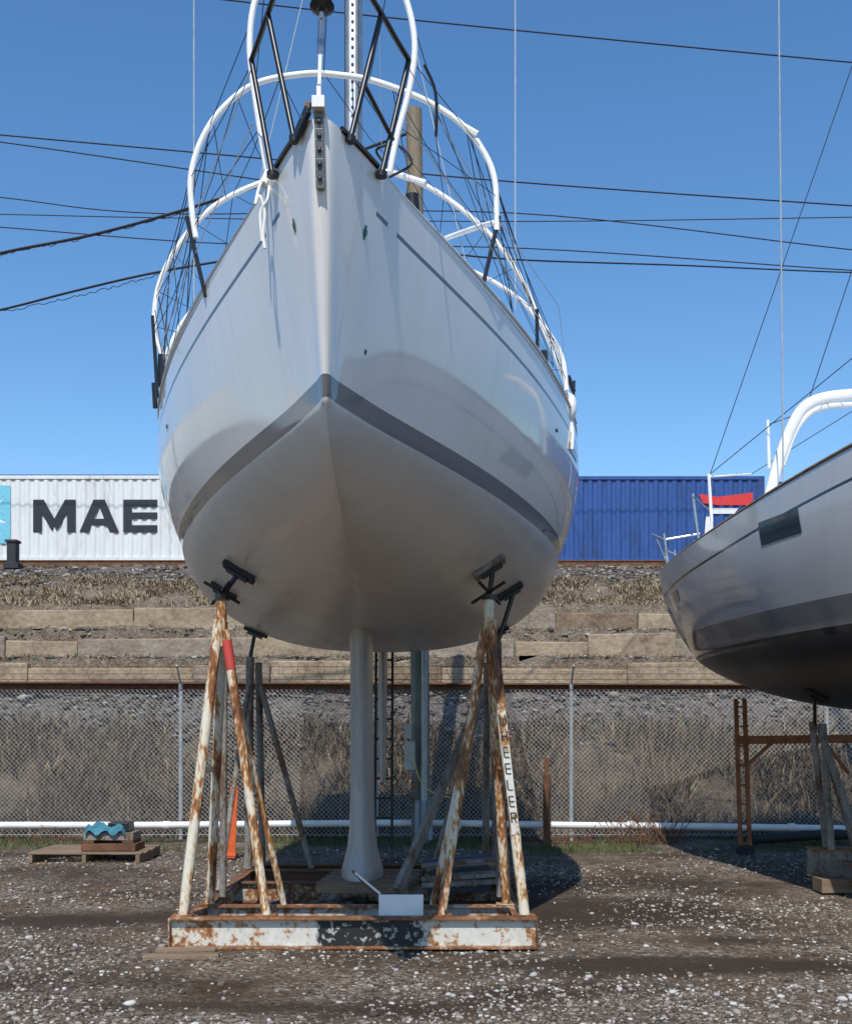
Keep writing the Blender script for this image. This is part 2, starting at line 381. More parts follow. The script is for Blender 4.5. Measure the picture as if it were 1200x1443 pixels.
for sg in(-1,1):
    k.tube([(MX+sg*1.35,4.35,4.35),(MX+sg*1.35,4.35,9.2),(MX+sg*.9,4.35,13),(MX+sg*.05,4.2,17.5)],.006,M_wire,6)
    k.tube([(MX+sg*1.35,4.35,4.4),(MX+sg*1.35,4.35,4.85)],.013,M_steel,6)
    k.tube([(MX+sg*1.2,4.15,4.35),(MX+sg*.07,4.2,9.2)],.004,M_wire,6)
k.tube([(0,10.6,4.4),(MX,4.2,18)],.004,M_wire,6); k.obj('shrouds',boat)
k=MB()
rail=[(-.41,.61,5.15),(-.345,.45,5.17),(-.28,.28,5.19),(-.17,0,5.2),(-.07,-.13,5.2),(.07,-.13,5.2),(.17,0,5.2),(.28,.28,5.19),(.345,.45,5.17),(.41,.61,5.15)]
k.tube(cr(rail,5),.0145,M_black,10)
for sg in(-1,1):
    k.tube([(sg*.41,.61,5.15),(sg*.40,.60,5.1),(sg*.275,.42,4.46)],.0145,M_black,10)
    k.tube([(sg*.28,.28,5.19),(sg*.135,.15,4.5)],.0145,M_black,10)
    k.tube([(sg*.275,.42,4.475),(sg*.275,.42,4.45)],.03,M_black,12); k.tube([(sg*.135,.15,4.52),(sg*.135,.15,4.49)],.026,M_black,12)
k.tube([(.20,.21,4.8),(.33,.5,4.68)],.012,M_black,8)
k.tube(cr([L(598,92,6.1),L(612,125,6.1),L(615,160,6.1),L(614,192,6.1)],5),.009,M_black,6)
k.obj('pulpit',boat,smooth=True)
k=MB()
def stan(b0,t0,d,r=.0135): k.tube([L(*b0,d),L(*t0,d)],r,M_black,8)
stan((290,418),(263,305),7.25); stan((676,420),(703,305),7.25)
stan((222,560),(215,445),9.1);stan((757,525),(756,436),8.6)
for s_ in (5.2,6.7,8.2,9.6):
    for sg in (-1,1): k.tube([(sg*(H1.Bs(s_)-.05),s_,4.22),(sg*(H1.Bs(s_)-.02),s_,4.85)],.0125,M_black,8)
k.obj('stanchions',boat,smooth=True)
k=MB()
for sg in(-1,1):
    for dz in (0,-.3):
        k.tube([(sg*.40,.6,5.12+dz),(sg*.93,1.75,4.84+dz*.8),(sg*1.5,3.35,4.86+dz),(sg*1.79,5.2,4.85+dz),(sg*1.88,6.7,4.85+dz),(sg*1.82,8.2,4.85+dz),(sg*1.68,9.6,4.85+dz)],.003,M_wire,5)
k.obj('lifelines',boat)
k=MB()
A=[L(x,y,7.25) for x,y in [(276,335),(271,300),(269,250),(283,200),(312,155),(360,118),(430,104),(480,106),(530,115),(600,142),(650,175),(680,212),(697,255),(700,325)]]
B=[L(x,y,9.5) for x,y in [(228,500),(218,460),(222,410),(240,365),(270,322),(310,285),(372,256),(450,238),(550,243),(600,262),(650,295),(700,342),(735,395),(757,445),(790,500),(798,550)]]
C=[L(x,y,12) for x,y in [(230,515),(240,487),(262,448),(300,412),(380,365),(500,340),(600,352),(640,370),(700,400),(745,435),(775,485),(797,540)]]
D=[L(x,y,6.35) for x,y in [(376,240),(366,180),(356,110),(352,60),(360,0),(390,-60),(465,-95),(545,-60),(572,0),(584,60),(578,120),(560,190),(549,243)]]
for P_,r in ((A,.0185),(B,.021),(C,.022),(D,.0175)): k.tube(cr(P_,6),r,M_whitetube,10)
k.tube(cr([L(612,342,8.6),L(650,328,8.3),L(690,315,7.8),L(702,318,7.6)],5),.019,M_whitetube,8)
k.tube([L(556,245,9.3),L(600,258,9.2)],.024,M_whitetube,8)
k.tube([L(655,180,7.24),L(672,190,7.24)],.024,M_whitetube,8)
k.obj('cover_frame',boat,smooth=True)
k=MB()
def near(P_,t):
    q=cr(P_,6); return q[min(int(t*(len(q)-1)),len(q)-1)]
for i in range(15):
    t=i/14
    for dt in (-.07,.06):
        if 0<=t+dt<=1:
            a=near(A,t);b_=near(B,t+dt); k.tube([a,(a+b_)/2-Vector((0,0,.05)),b_],.0032,M_cord,4)
            a=near(B,t);b_=near(C,t-dt); k.tube([a,b_],.0035,M_cord,4)
for i in range(9):
    t=i/8*.9+.05; a=near(D,t*.9+.05); k.tube([a,near(A,t)],.0028,M_cord,4)
for t in(.1,.2,.28,.72,.8,.9):
    a=near(A,t); k.tube([a,Vector((math.copysign(H1.Bs(2.2),a.x),2.2,4.4))],.003,M_cord,4)
    a=near(B,t); k.tube([a,Vector((math.copysign(H1.Bs(4.6),a.x),4.6,4.3))],.0035,M_cord,4)
    k.tube([a,Vector((math.copysign(H1.Bs(3.2),a.x),3.2,4.35))],.003,M_cord,4)
k.obj('cover_lashings',boat)
k=MB()
k.tube(cr([L(376,242,6.1),L(366,262,6.02),L(360,288,6),L(366,276,6),L(373,300,6),L(371,330,6),L(373,350,6)],6),.008,M_rope,8)
k.tube(cr([L(380,255,6.1),L(377,280,6),L(367,300,6),L(369,340,6)],6),.007,M_rope,8)
k.tube([L(378,243,6.1),L(371,260,6.05)],.02,M_rope,8); k.obj('bow_rope',boat,smooth=True)
k=MB()
k.tube(cr([L(552,242,7),L(530,212,7),L(560,205,7),L(580,230,7),L(548,250,7)],6),.008,M_cord,6)
k.tube([L(580,275,8.5),L(582,300,8.5)],.05,M_black,12); k.tube([L(645,365,8.8),L(650,388,8.8)],.035,M_black,10)
k.tube(cr([L(765,495,9.2),L(768,520,9.2),L(785,553,9.2)],4),.035,M_black,8); k.tube([L(800,530,9.6),L(808,552,9.6)],.02,M_black,8)
k.tube([L(228,500,9.2),L(226,545,9.2)],.03,M_black,8); k.tube([L(217,540,9.4),L(219,575,9.4)],.02,M_black,8)
k.tube([L(224,418,9.5),L(215,445,9.5)],.008,M_black,6)
k.obj('deck_gear',boat,smooth=True)
k=MB(); c=INV@at(800,575,9.6)
k.tube([c+Vector((0,0,.12)),c+Vector((0,0,.10)),c+Vector((0,0,.05)),c-Vector((0,0,.03)),c-Vector((0,0,.09)),c-Vector((0,0,.11))],.1,M_whitetube,14,rs=[.02,.05,.07,.07,.05,.02])
k.tube(cr([c-Vector((-.02,0,.1)),c-Vector((-.03,.05,.22)),c-Vector((-.02,.08,.36))],5),.014,M_rope,6)
k.tube([c+Vector((0,0,.11)),c+Vector((-.04,.02,.35))],.006,M_rope,6)
k.obj('fender',boat,smooth=True)
k=MB()
for x0,x1,w0,w1,zt in ((3.4,7.6,.55,.95,4.62),):
    vs=[(-w0,x0,4.25),(w0,x0,4.25),(w1,x1,4.22),(-w1,x1,4.22),(-w0*.7,x0+.5,zt),(w0*.7,x0+.5,zt),(w1*.85,x1,zt+.03),(-w1*.85,x1,zt+.03)]
    k.add(vs,[(4,5,6,7),(0,1,5,4),(1,2,6,5),(2,3,7,6),(3,0,4,7)],M_deck)
k.obj('coachroof',boat,bevel=.05)
k=MB()
for sg in(-1,1):
    s0=.32 if sg<0 else .40
    H1.patch(k,M_green,s0,s0+.016,4.13,4.20,sg,.004,n=2); H1.patch(k,M_green,s0-.008,s0+.024,4.15,4.18,sg,.005,n=2)
H1.patch(k,M_blackpad,.62,.635,3.62,3.645,1,.004,n=2)
H1.patch(k,M_blackpad,3.45,3.50,3.94,3.965,1); H1.patch(k,M_blackpad,3.3,3.36,3.93,3.96,-1)
H1.patch(k,M_glass,4.0,4.5,3.93,4.0,1)
k.obj('hull_fittings',boat)
# ---------------------------------------------------------------- cradle
def hull_z(Hh,x,half):
    lo,hi=Hh.zc(x),Hh.zwl+.6
    for _ in range(40):
        m=(lo+hi)/2
        if Hh.b(x,m)<half: lo=m
        else: hi=m
    return hi
def pad(mb,Hh,FW,x,half,sg,apex,mat=None,size=(.24,.12)):
    z=hull_z(Hh,x,half); e=.03
    p=Vector((sg*half,x,z)); z2=hull_z(Hh,x,half+e); z3=hull_z(Hh,x+e,half)
    t1=Vector((sg*e,0,z2-z)).normalized(); t2=Vector((0,e,z3-z)).normalized()
    nrm=t1.cross(t2).normalized()
    if nrm.z>0: nrm=-nrm
    R=FW.to_3x3(); P_=FW@p; t1=R@t1; nrm=R@nrm
    mb.bar(P_+nrm*.02-t1*size[0]/2,P_+nrm*.02+t1*size[0]/2,size[1],.035,mat or M_blackpad,side=R@t2)
    mb.bar(P_+nrm*.05-t1*size[0]/3,P_+nrm*.05+t1*size[0]/3,size[1]*.4,.03,M_black,side=R@t2)
    a=Vector(apex); q=P_+nrm*.06
    mb.tube([a,q],.02,M_black,10); return P_
cradle=empty('boat_cradle'); k=MB()
cx=-.545
k.ibeam((-1.915,8.80,.135),(.825,8.80,.135),.235,.12,M_beam,mf=M_flange)
k.ibeam((-1.86,9.42,.14),(.77,9.42,.14),.22,.10,M_rustpaint2,mf=M_flange)
for xx in(-1.80,.71): k.ibeam((xx,8.87,.14),(xx,12.4,.14),.2,.1,M_rustpaint2,mf=M_flange)
for yy in(11.0,11.95,12.45): k.ibeam((-1.86,yy,.135),(.77,yy,.135),.2,.1,M_rustpaint2 if yy<11.5 else M_rust,mf=M_rust)
for xx in(-1.918,.828): k.bar((xx,8.80,.018),(xx,8.80,.252),.124,.012,M_flange,side=(0,1,0))
k.obj('base_frame',cradle,bevel=.003)
k=MB(); kp=MB()
def leg(p0,p1,w,m):
    p0=Vector(p0);p1=Vector(p1); kp.tube([p0,p0.lerp(p1,.5),p1],w*.52,m,14)
for sg in(-1,1):
    X=lambda o: cx+sg*o
    leg((X(1.29),8.86,.25),(X(1.045),9.0,2.5),.078,M_rustpaint)
    leg((X(.66),8.86,.25),(X(.99),8.97,2.42),.068,M_rustpaint)
    leg((X(1.19),9.42,.25),(X(1.03),9.10,2.5),.072,M_rustpaint)
    leg((X(.60),9.45,.25),(X(.93),9.12,1.9),.05,M_rustpaint)
    for fx,fy in((X(1.29),8.86),(X(.66),8.86),(X(1.19),9.42)): k.box((fx-.08,fy-.055,.252),(fx+.08,fy+.06,.264),M_flange)
    kp.tube([(X(1.17),8.93,1.35),(X(1.115),9.27,1.35)],.02,M_rustpaint,10)
    kp.tube([(X(1.03),9.02,2.3),(X(1.03),9.02,2.66)],.042,M_rustpaint,14)
    kp.tube([(X(1.03),9.02,2.66),(X(1.03),9.02,2.70)],.055,M_black,8)
    kp.tube([(X(1.15),8.95,2.79),(X(.90),9.08,2.64)],.013,M_black,6); kp.tube([(X(1.12),9.12,2.64),(X(.95),8.90,2.78)],.013,M_black,6)
    s_=9.02-5.5; pad(k,H1,FWD,s_,.93 if sg<0 else .98,sg,(X(1.03),9.02,2.68),M_blackpad if sg<0 else M_greypost,size=(.27,.13))
    leg((X(1.17),9.9,.25),(X(1.15),9.85,2.4),.06,M_greypost)
    pad(k,H1,FWD,4.4,1.2,sg,(X(1.15),9.85,2.4))
    leg((X(1.26),11.9,.25),(X(1.24),11.9,2.4),.08,M_greypost); leg((X(1.17),12.3,.25),(X(1.17),12.0,2.35),.07,M_greypost)
    leg((X(.62),11.95,.25),(X(1.14),11.95,2.1),.06,M_greypost); leg((X(1.26),10.2,.25),(X(1.24),11.8,2.1),.05,M_greypost)
    pad(k,H1,FWD,6.4,1.22,sg,(X(1.24),11.9,2.4))
a=Vector((cx-.66,8.86,.25)); b_=Vector((cx-.99,8.97,2.42)); kp.tube([a.lerp(b_,.86),a.lerp(b_,.965)],.038,M_red,14)
k.bar((cx+.3,9.8,.3),(cx+1.1,11.6,2.0),.05,.1,M_greypost)
a=Vector((cx+1.29,8.86,.25)); b_=Vector((cx+1.045,9.0,2.5)); dd=(b_-a).normalized()
G={'W':[(-1,-1,-1,1),(1,-1,1,1),(0,-1,0,.4),(-1,-1,1,-1)],'E':[(-1,-1,-1,1),(-1,1,1,1),(-1,0,1,0),(-1,-1,1,-1)],'L':[(-1,-1,-1,1),(-1,-1,1,-1)],'R':[(-1,-1,-1,1),(-1,1,1,1),(1,1,1,0),(-1,0,1,0),(0,0,1,-1)],'H':[(-1,-1,-1,1),(1,-1,1,1),(-1,0,1,0)]}
k.bar(a+dd*.62+Vector((0,-.036,0)),a+dd*1.62+Vector((0,-.036,0)),.06,.012,M_beam,side=(1,0,0))
for i,ch in enumerate('WHEELER'):
    c=a+dd*(1.5-.125*i)+Vector((0,-.0455,0))
    for j,(x0,z0,x1,z1) in enumerate(G[ch]):
        y=Vector((0,-.0006*j,0)); k.bar(c+Vector((x0*.019,0,0))+dd*z0*.038+y,c+Vector((x1*.019,0,0))+dd*z1*.038+y,.010,.005,M_black,side=(1,0,0) if x0==x1 else None)
k.obj('pads_and_plates',cradle,bevel=.003); kp.obj('legs',cradle,smooth=True)
k=MB()
k.box((-.36,8.93,.22),(-.02,8.96,.40),M_white)
k.tube([(-.56,9.3,.52),(-.35,8.98,.40)],.010,M_rope,8); k.tube([(-.6,9.6,.5),(-.3,9.0,.3)],.012,M_rust,8)
for i in range(5): k.bar((-.95+.02*i,10.2+.22*i,.29),(-.15+.03*i,10.2+.22*i,.29),.14,.09,M_wood)
k.obj('blocking',cradle,bevel=.004)
k=MB()
for i in range(9):
    y=10.0+.14*i; k.bar((.05+random.uniform(-.1,.1),y,.28+.035*(i%4)),(.62+random.uniform(-.08,.05),y+random.uniform(-.1,.1),.30+.05*(i%4)),.10,.035,M_greypost if i%3 else M_cord)
for i in range(4): k.bar((-.0,10.9+.2*i,.36),(.65,10.9+.2*i,.42),.1,.04,M_bluedark if i>1 else M_wood)
for i in range(20):
    x=random.uniform(-1.6,-.85); y=random.uniform(9.7,11.8); k.bar((x,y,.04),(x+random.uniform(.2,.5),y+random.uniform(-.3,.3),.07),.09,.05,random.choice([M_wood,M_greypost,M_bluedark]))
k.obj('lumber_pile',None,bevel=.003)
k=MB(); k.bar((-1.98,8.60,.024),(-1.55,8.64,.024),.15,.044,M_wood); k.bar((-2.02,8.45,.02),(-1.5,8.50,.02),.11,.03,M_wood); k.obj('wood_plank',None,bevel=.003)
# ---------------------------------------------------------------- second boat
boat2=empty('sailboat.001',(6.50,5.0,0),.18)
FW2=Matrix.Translation((6.50,5.0,0))@Matrix.Rotation(.18,4,'Z')
H2=Hull(10.8,2.62,
 ([0,.5,.6,.8,1.5,2.5,3.5,4.5,5.5,6.5,7.5,8.5,9.5,10.3,10.8],[4.45,2.62,2.52,2.42,2.25,2.08,1.95,1.86,1.81,1.80,1.83,1.92,2.10,2.34,2.6]),
 ([0,2,5,8,10.8],[4.5,4.35,4.16,3.9,3.70]),
 ([0,.01,.05,.15,.5,1,2,3,4,5.5,7,8.5,10,10.5,10.8],[0,.04,.07,.13,.32,.6,1.08,1.42,1.65,1.85,1.9,1.84,1.7,1.6,1.45]),
 ([0,.01,.05,.2,.65,1.5,2.5,3.5,4.5,5.5,6.5,7.5,8.5,9.5,10.3],[0,.012,.03,.1,.3,.78,1.22,1.5,1.68,1.76,1.77,1.7,1.6,1.38,1.05]),swl=.5,bulge=.06)
M_hull2=hullmat('gloss_grey_hull',(.50,.495,.49),2.52,2.60,(.012,.012,.014),(.016,.016,.018),(.015,.015,.02),(.27,.30),cs=.2,second=((2.60,2.86),(.17,.17,.17)),rlo=.05,rhi=.15,rbelow=.4)
H2.build('hull',M_hull2,M_deck,boat2)
k=MB(); H2.patch(k,M_glass,6.35,7.15,3.50,3.74,-1,.006,skew=.3); H2.patch(k,M_glass,9.9,10.2,3.25,3.4,-1,.006); k.obj('hull_window',boat2)
I2=FW2.inverted(); L2=lambda px,py,d: I2@at(px,py,d)
k=MB()
for sg in(-1,1):
    k.tube([(sg*(H2.Bs(x)-.01),x,H2.zs(x)+.015) for x in np.linspace(.3,10.7,60)],.02,M_wood,6)
k.obj('toe_rail',boat2,smooth=True)
k=MB()
def arch(pts,d,w): k.tube(cr([L2(*p,d) for p in pts],8),w/2,M_white,14,sq=.6)
arch([(1083,700),(1098,645),(1118,595),(1135,572),(1160,561),(1200,556),(1260,552),(1330,560)],12.2,.12)
arch([(1102,655),(1120,608),(1140,583),(1165,573),(1200,570),(1266,566)],12.6,.06)
k.obj('targa_arch',boat2,smooth=True)
k=MB()
for a,b_,d,r in [((1002,735),(998,668),14.2,.02),((984,765),(976,696),14.6,.018),((942,805),(935,752),15,.018),((938,760),(985,752),14.9,.013),((918,753),(935,760),15,.013),((950,798),(950,775),14.8,.012),((998,672),(1058,668),14.2,.012),((1083,660),(1081,592),13.4,.02),
      ((976,700),(1002,722),14.4,.012),((925,760),(945,808),15,.012),((936,775),(975,790),14.9,.012)]:
    k.tube([L2(*a,d),L2(*b_,d)],r,M_steel if r<.02 else M_white,8)
k.obj('stern_rail',boat2,smooth=True)
k=MB()
for a,b_,d,d2,r in [((1096,-60),(1103,700),11,12,.008),((1225,20),(1000,668),13,14.2,.005),((1210,350),(1140,560),12,12.2,.005),((1230,480),(1000,668),12,14.2,.005),((1230,545),(1083,598),12,13.4,.005),((1215,570),(1058,668),12,14.2,.004)]:
    k.tube([L2(*a,d),L2(*b_,d2)],r,M_wire if r>.006 else M_cord,6)
k.obj('rigging',boat2)
k=MB(); vs=[];n=28
for z,hw,ch in [(2.1,.1,1.5),(1.2,.1,1.4),(.5,.16,1.3),(.4,.1,1.2)]:
    for i in range(n):
        t=2*math.pi*i/n; vs.append((hw*math.sin(t),5.3-ch*.5*math.cos(t),z))
k.add(vs,[(i*n+j,i*n+(j+1)%n,(i+1)*n+(j+1)%n,(i+1)*n+j) for i in range(3) for j in range(n)]+[tuple(3*n+j for j in range(n))],M_blackpad); k.obj('keel',boat2,smooth=True)
k=MB(); k.tube([(0,4.2,4.2),(0,4.2,18)],.09,M_alu,14); k.obj('mast',boat2,smooth=True)
cr2=empty('boat_cradle.001'); k=MB(); kp=MB()
k.ibeam((4.0,12.3,.28),(7.2,12.3,.28),.3,.14,M_greypost,mf=M_flange); k.ibeam((3.95,9.6,.25),(7.6,9.6,.25),.3,.14,M_greypost,mf=M_flange)
for xx in(4.35,7.0): k.ibeam((xx,9.7,.2),(xx,12.2,.2),.2,.12,M_greypost,mf=M_flange)
k.bar((4.02,12.05,.07),(4.35,12.05,.07),.3,.14,M_wood)
for (p,q) in [((4.2,12.3,.43),(4.05,12.3,1.75)),((4.5,12.3,.43),(4.12,12.3,1.72)),((4.15,12.0,.43),(4.15,12.25,1.72)),((4.3,11.4,.3),(4.12,12.2,1.6)),((7.0,12.3,.43),(6.7,12.3,1.75)),((6.6,12.3,.43),(6.7,12.3,1.7)),((4.4,9.7,.4),(4.35,9.7,1.8)),((7.2,9.7,.4),(7.1,9.7,1.8))]:
    kp.tube([p,q],.036,M_greypost,12)
def rodpad(s_,half,sg,ap): pad(k,H2,FW2,s_,half,sg,ap)
rodpad(7.25,1.25,-1,(4.08,12.3,1.72)); rodpad(7.0,1.1,1,(6.7,12.3,1.7)); rodpad(4.7,1.2,-1,(4.35,9.7,1.78)); rodpad(4.6,1.0,1,(7.1,9.7,1.78))
k.obj('base_and_pads',cr2,bevel=.004); kp.obj('legs',cr2,smooth=True)
k=MB()
for x0,x1 in ((1036,1043),(1048,1056)): k.bar(at(x0,985,15.6),at(x1,1205,15.6),.05,.05,M_rusto,side=(1,0,0))
for i in range(8):
    f=i/8+.05; k.bar(at(1036+7*f,985+220*f,15.6),at(1048+8*f,985+220*f,15.6),.025,.025,M_rusto)
k.bar(at(1035,1043,15.5),at(1290,1040,15.5),.09,.11,M_rusto); k.bar(at(1050,1080,15.5),at(1085,1048,15.5),.04,.04,M_rusto)
k.bar(at(1160,1045,15.5),at(1195,1090,15.5),.04,.04,M_rusto); k.bar(at(1290,1000,15.5),at(1290,1205,15.5),.07,.07,M_rusto,side=(1,0,0))
for x in(1043,1056):
    q=at(x,1200,15.6); q.z=.06; k.tube([q-Vector((0,.03,0)),q+Vector((0,.03,0))],.07,M_blackpad,12)
k.obj('scaffold_stand')
k=MB()
for x0,x1 in((530,528),(553,552)): k.bar(at(x0,890,16.3),at(x1,1196,15.9),.035,.05,M_blackpad,side=(1,0,0))
for i in range(11):
    f=i/11+.04; k.bar(at(529,890+306*f,16.3-.4*f),at(552.5,890+306*f,16.3-.4*f),.03,.03,M_blackpad)
k.obj('ladder')
# ---------------------------------------------------------------- utility pole + services
k=MB(); b0=at(594,1183,17.1); b0.z=-.1; top=at(583,155,17.1)
mid=b0.lerp(top,.45)
k.tube([b0,mid],.13,M_polelow,14,rs=[.14,.135]); k.tube([mid+Vector((0,0,.002)),top],.13,M_pole,14,rs=[.134,.118])
up=k.obj('utility_pole',None,smooth=True)
k=MB(); M_bg=plain('blue_grey_pipe',(.25,.32,.38),.5)
k.tube([at(597,1180,16.85),at(598,915,16.85)],.045,M_galv,10)
for x in(588,598,606): k.tube([at(x,1183,16.7),at(x,1128,16.7)],.038,M_bg,10)
k.bar(at(577,1085,16.85),at(577,1045,16.85),.15,.12,M_galv,side=(1,0,0)); k.bar(at(574,1040,16.85),at(574,1020,16.85),.09,.1,M_galv,side=(1,0,0))
k.bar(at(582,1090,16.9),at(582,1185,16.9),.06,.06,M_greypost,side=(1,0,0))
k.tube(cr([at(580,1060,16.7),at(592,1100,16.6),at(612,1118,16.5),at(640,1125,16.2)],5),.009,plain('yellow_cable',(.6,.5,.12),.6),6)
k.obj('conduits',up)
def line(name,pts,r):
    k=MB(); k.tube(cr([at(*p) for p in pts],8),r,M_cable,6); k.obj(name)
lines=[([( -250,-70,19),(320,0,19),(720,42,19.5),(1200,88,20),(1500,112,20)],.012),
([(-200,170,24),(0,190,24),(400,226,24),(720,256,24),(1200,290,24),(1500,308,24)],.015),
([(-200,178,22),(0,200,22),(350,251,22),(585,285,22)],.012),
([(-200,260,26),(0,278,26),(230,301,26),(720,300,26),(1200,352,26),(1500,380,26)],.013),
([(-200,300,30),(0,302,30),(240,307,30),(720,312,30),(1200,306,30),(1500,300,30)],.013),
([(-200,305,24),(0,320,24),(330,344,24),(740,350,24),(1200,381,24),(1500,395,24)],.012),
([(-200,405,18),(0,357,17.8),(130,331,17.6),(265,294,17.4),(430,240,17.2),(582,185,17.1)],.022),
([(-200,482,18),(0,437,17.8),(110,409,17.6),(230,382,17.4),(420,350,17.2),(582,318,17.1)],.017),
([(582,352,17.1),(730,366,18),(960,374,20),(1200,384,22),(1500,390,24)],.013)]
for p,r in lines: line('power_line',p,r)
k=MB()
for (a,b_,y0,y1) in ((0,265,357,294),(0,230,437,382)):
    pts=[]
    for i in range(60):
        f=i/59; x=a+(b_-a)*f; y=y0+(y1-y0)*f+ (4 if y0<400 else 3)*math.sin(f*math.pi)+random.uniform(-2,2)+3; pts.append(at(x,y,17.6))
    k.tube(pts,.006,M_cable,4)
k.obj('cable_lashing')
# ---------------------------------------------------------------- fence
k=MB(); FD=17.6; FT=2.27; x0,x1=-16,16
for px in (-300,-21,254,530,805,1165,1440):
    X=(px-600)*FD/F; k.tube([(X,FD+.04,-.1),(X,FD+.04,2.36)],.03,M_galv,10); k.tube([(X,FD+.04,2.36),(X,FD-.25,2.62)],.014,M_galv,6)
k.tube([(x0,FD+.01,FT),(x1,FD+.01,FT)],.005,M_rust,6); k.tube([(x0,FD,.09),(x1,FD,.09)],.004,M_wire,4)
p=.07; hh=FT-.06
i=x0-hh
while i<x1:
    for sg in(1,-1):
        a=i if sg>0 else i+hh; b_=i+hh if sg>0 else i
        if min(a,b_)>x0-1: k.tube([(a,FD+sg*.004,.06),(b_,FD+sg*.004,FT)],.003,M_wire,3,caps=False)
    i+=p
for j,(dy,z) in enumerate([(-.08,2.42),(-.16,2.5),(-.25,2.6)]):
    k.tube([(x0,FD+dy,z),(x1,FD+dy,z)],.004,M_rust,4)
pts=[]
for i in range(1500):
    t=i/1500; x=x0+(x1-x0)*t; a=i*.55; pts.append((x+.12*math.cos(a)+.05*math.sin(i*.13),FD-.1+.14*math.cos(a*.97),2.52+.15*math.sin(a)))
k.tube(pts,.003,M_rust,3,caps=False)
k.obj('chain_link_fence')
k=MB()
k.tube(cr([at(-150,1165,17.1),at(0,1163,17.1),at(200,1163,17.1),at(420,1161,17.1),at(600,1160,17.1),at(800,1163,17.1),at(1000,1165,17.1),at(1200,1168,17.1),at(1400,1170,17.1)],6),.052,M_white,12)
for x in(230,640,884,1110): k.tube([at(x,1163 if x<900 else 1166,17.1),at(x+9,1163 if x<900 else 1166,17.1)],.062,M_white,12)
k.obj('white_pipe',None,smooth=True)
k=MB(); q=[at(x,1180+4*math.sin(x*.02),16.6) for x in range(1060,1330,12)]
k.tube(q,.07,M_blackpad,10,rs=[.065 if i%2 else .078 for i in range(len(q))]); k.obj('drain_pipe',None,smooth=True)
k=MB(); a=at(770,1187,16.9); k.tube([(a.x,a.y,-.1),(a.x,a.y,1.02),(a.x,a.y,1.05),(a.x,a.y,1.24)],.05,M_rust,10,rs=[.055,.055,.03,.03]); k.bar((a.x-.09,a.y,1.26),(a.x+.05,a.y,1.24),.04,.04,M_rust); k.obj('rusty_post')
k=MB(); a=at(328,1190,15.2); k.bar((a.x-.02,a.y,0),(a.x+.02,a.y,.93),.10,.03,M_orange,side=(1,0,0)); k.bar((a.x-.02,a.y-.02,.05),(a.x-.02,a.y+.2,.02),.12,.04,M_orange); k.obj('orange_marker')
pal=empty('wooden_pallet'); k=MB(); px0,px1=-4.92,-3.5
for i in range(7): y=14.5+i*.16; k.bar((px0+random.uniform(-.02,.02),y,.135),(px1+random.uniform(-.02,.02),y+random.uniform(-.01,.01),.135),.10,.02,M_wood)
for x in(px0+.05,(px0+px1)/2,px1-.05): k.bar((x,14.42,.07),(x,15.55,.07),.05,.1,M_wood)
for i in (0,3,6): y=14.5+i*.16; k.bar((px0,y,.01),(px1,y,.01),.10,.018,M_wood)
k.obj('slats',pal,bevel=.003)
k=MB(); k.box((-4.3,14.6,.15),(-3.62,15.1,.24),M_rust); k.box((-4.28,14.65,.28),(-3.66,15.05,.38),M_greypost); k.box((-4.28,14.65,.24),(-4.15,15.05,.28),M_rust);k.box((-3.8,14.65,.24),(-3.66,15.05,.28),M_rust)
k.box((-4.25,14.7,.38),(-3.8,15.0,.42),M_blackpad); k.box((-3.98,14.66,.385),(-3.72,14.95,.50),M_black)
k.obj('scrap_crate',pal,bevel=.006)
k=MB(); cl=[]
for i in range(15):
    for j in range(8): cl.append((-4.26+.036*i,14.6+.05*j,.45+.03*math.sin(i*1.1+j*.8)+.025*random.random()-(.08 if j==0 else 0)-(.05 if i in(0,14) else 0)))
k.add(cl,[(i*8+j,(i+1)*8+j,(i+1)*8+j+1,i*8+j+1) for i in range(14) for j in range(7)],M_teal); k.obj('teal_cloth',pal,smooth=True)
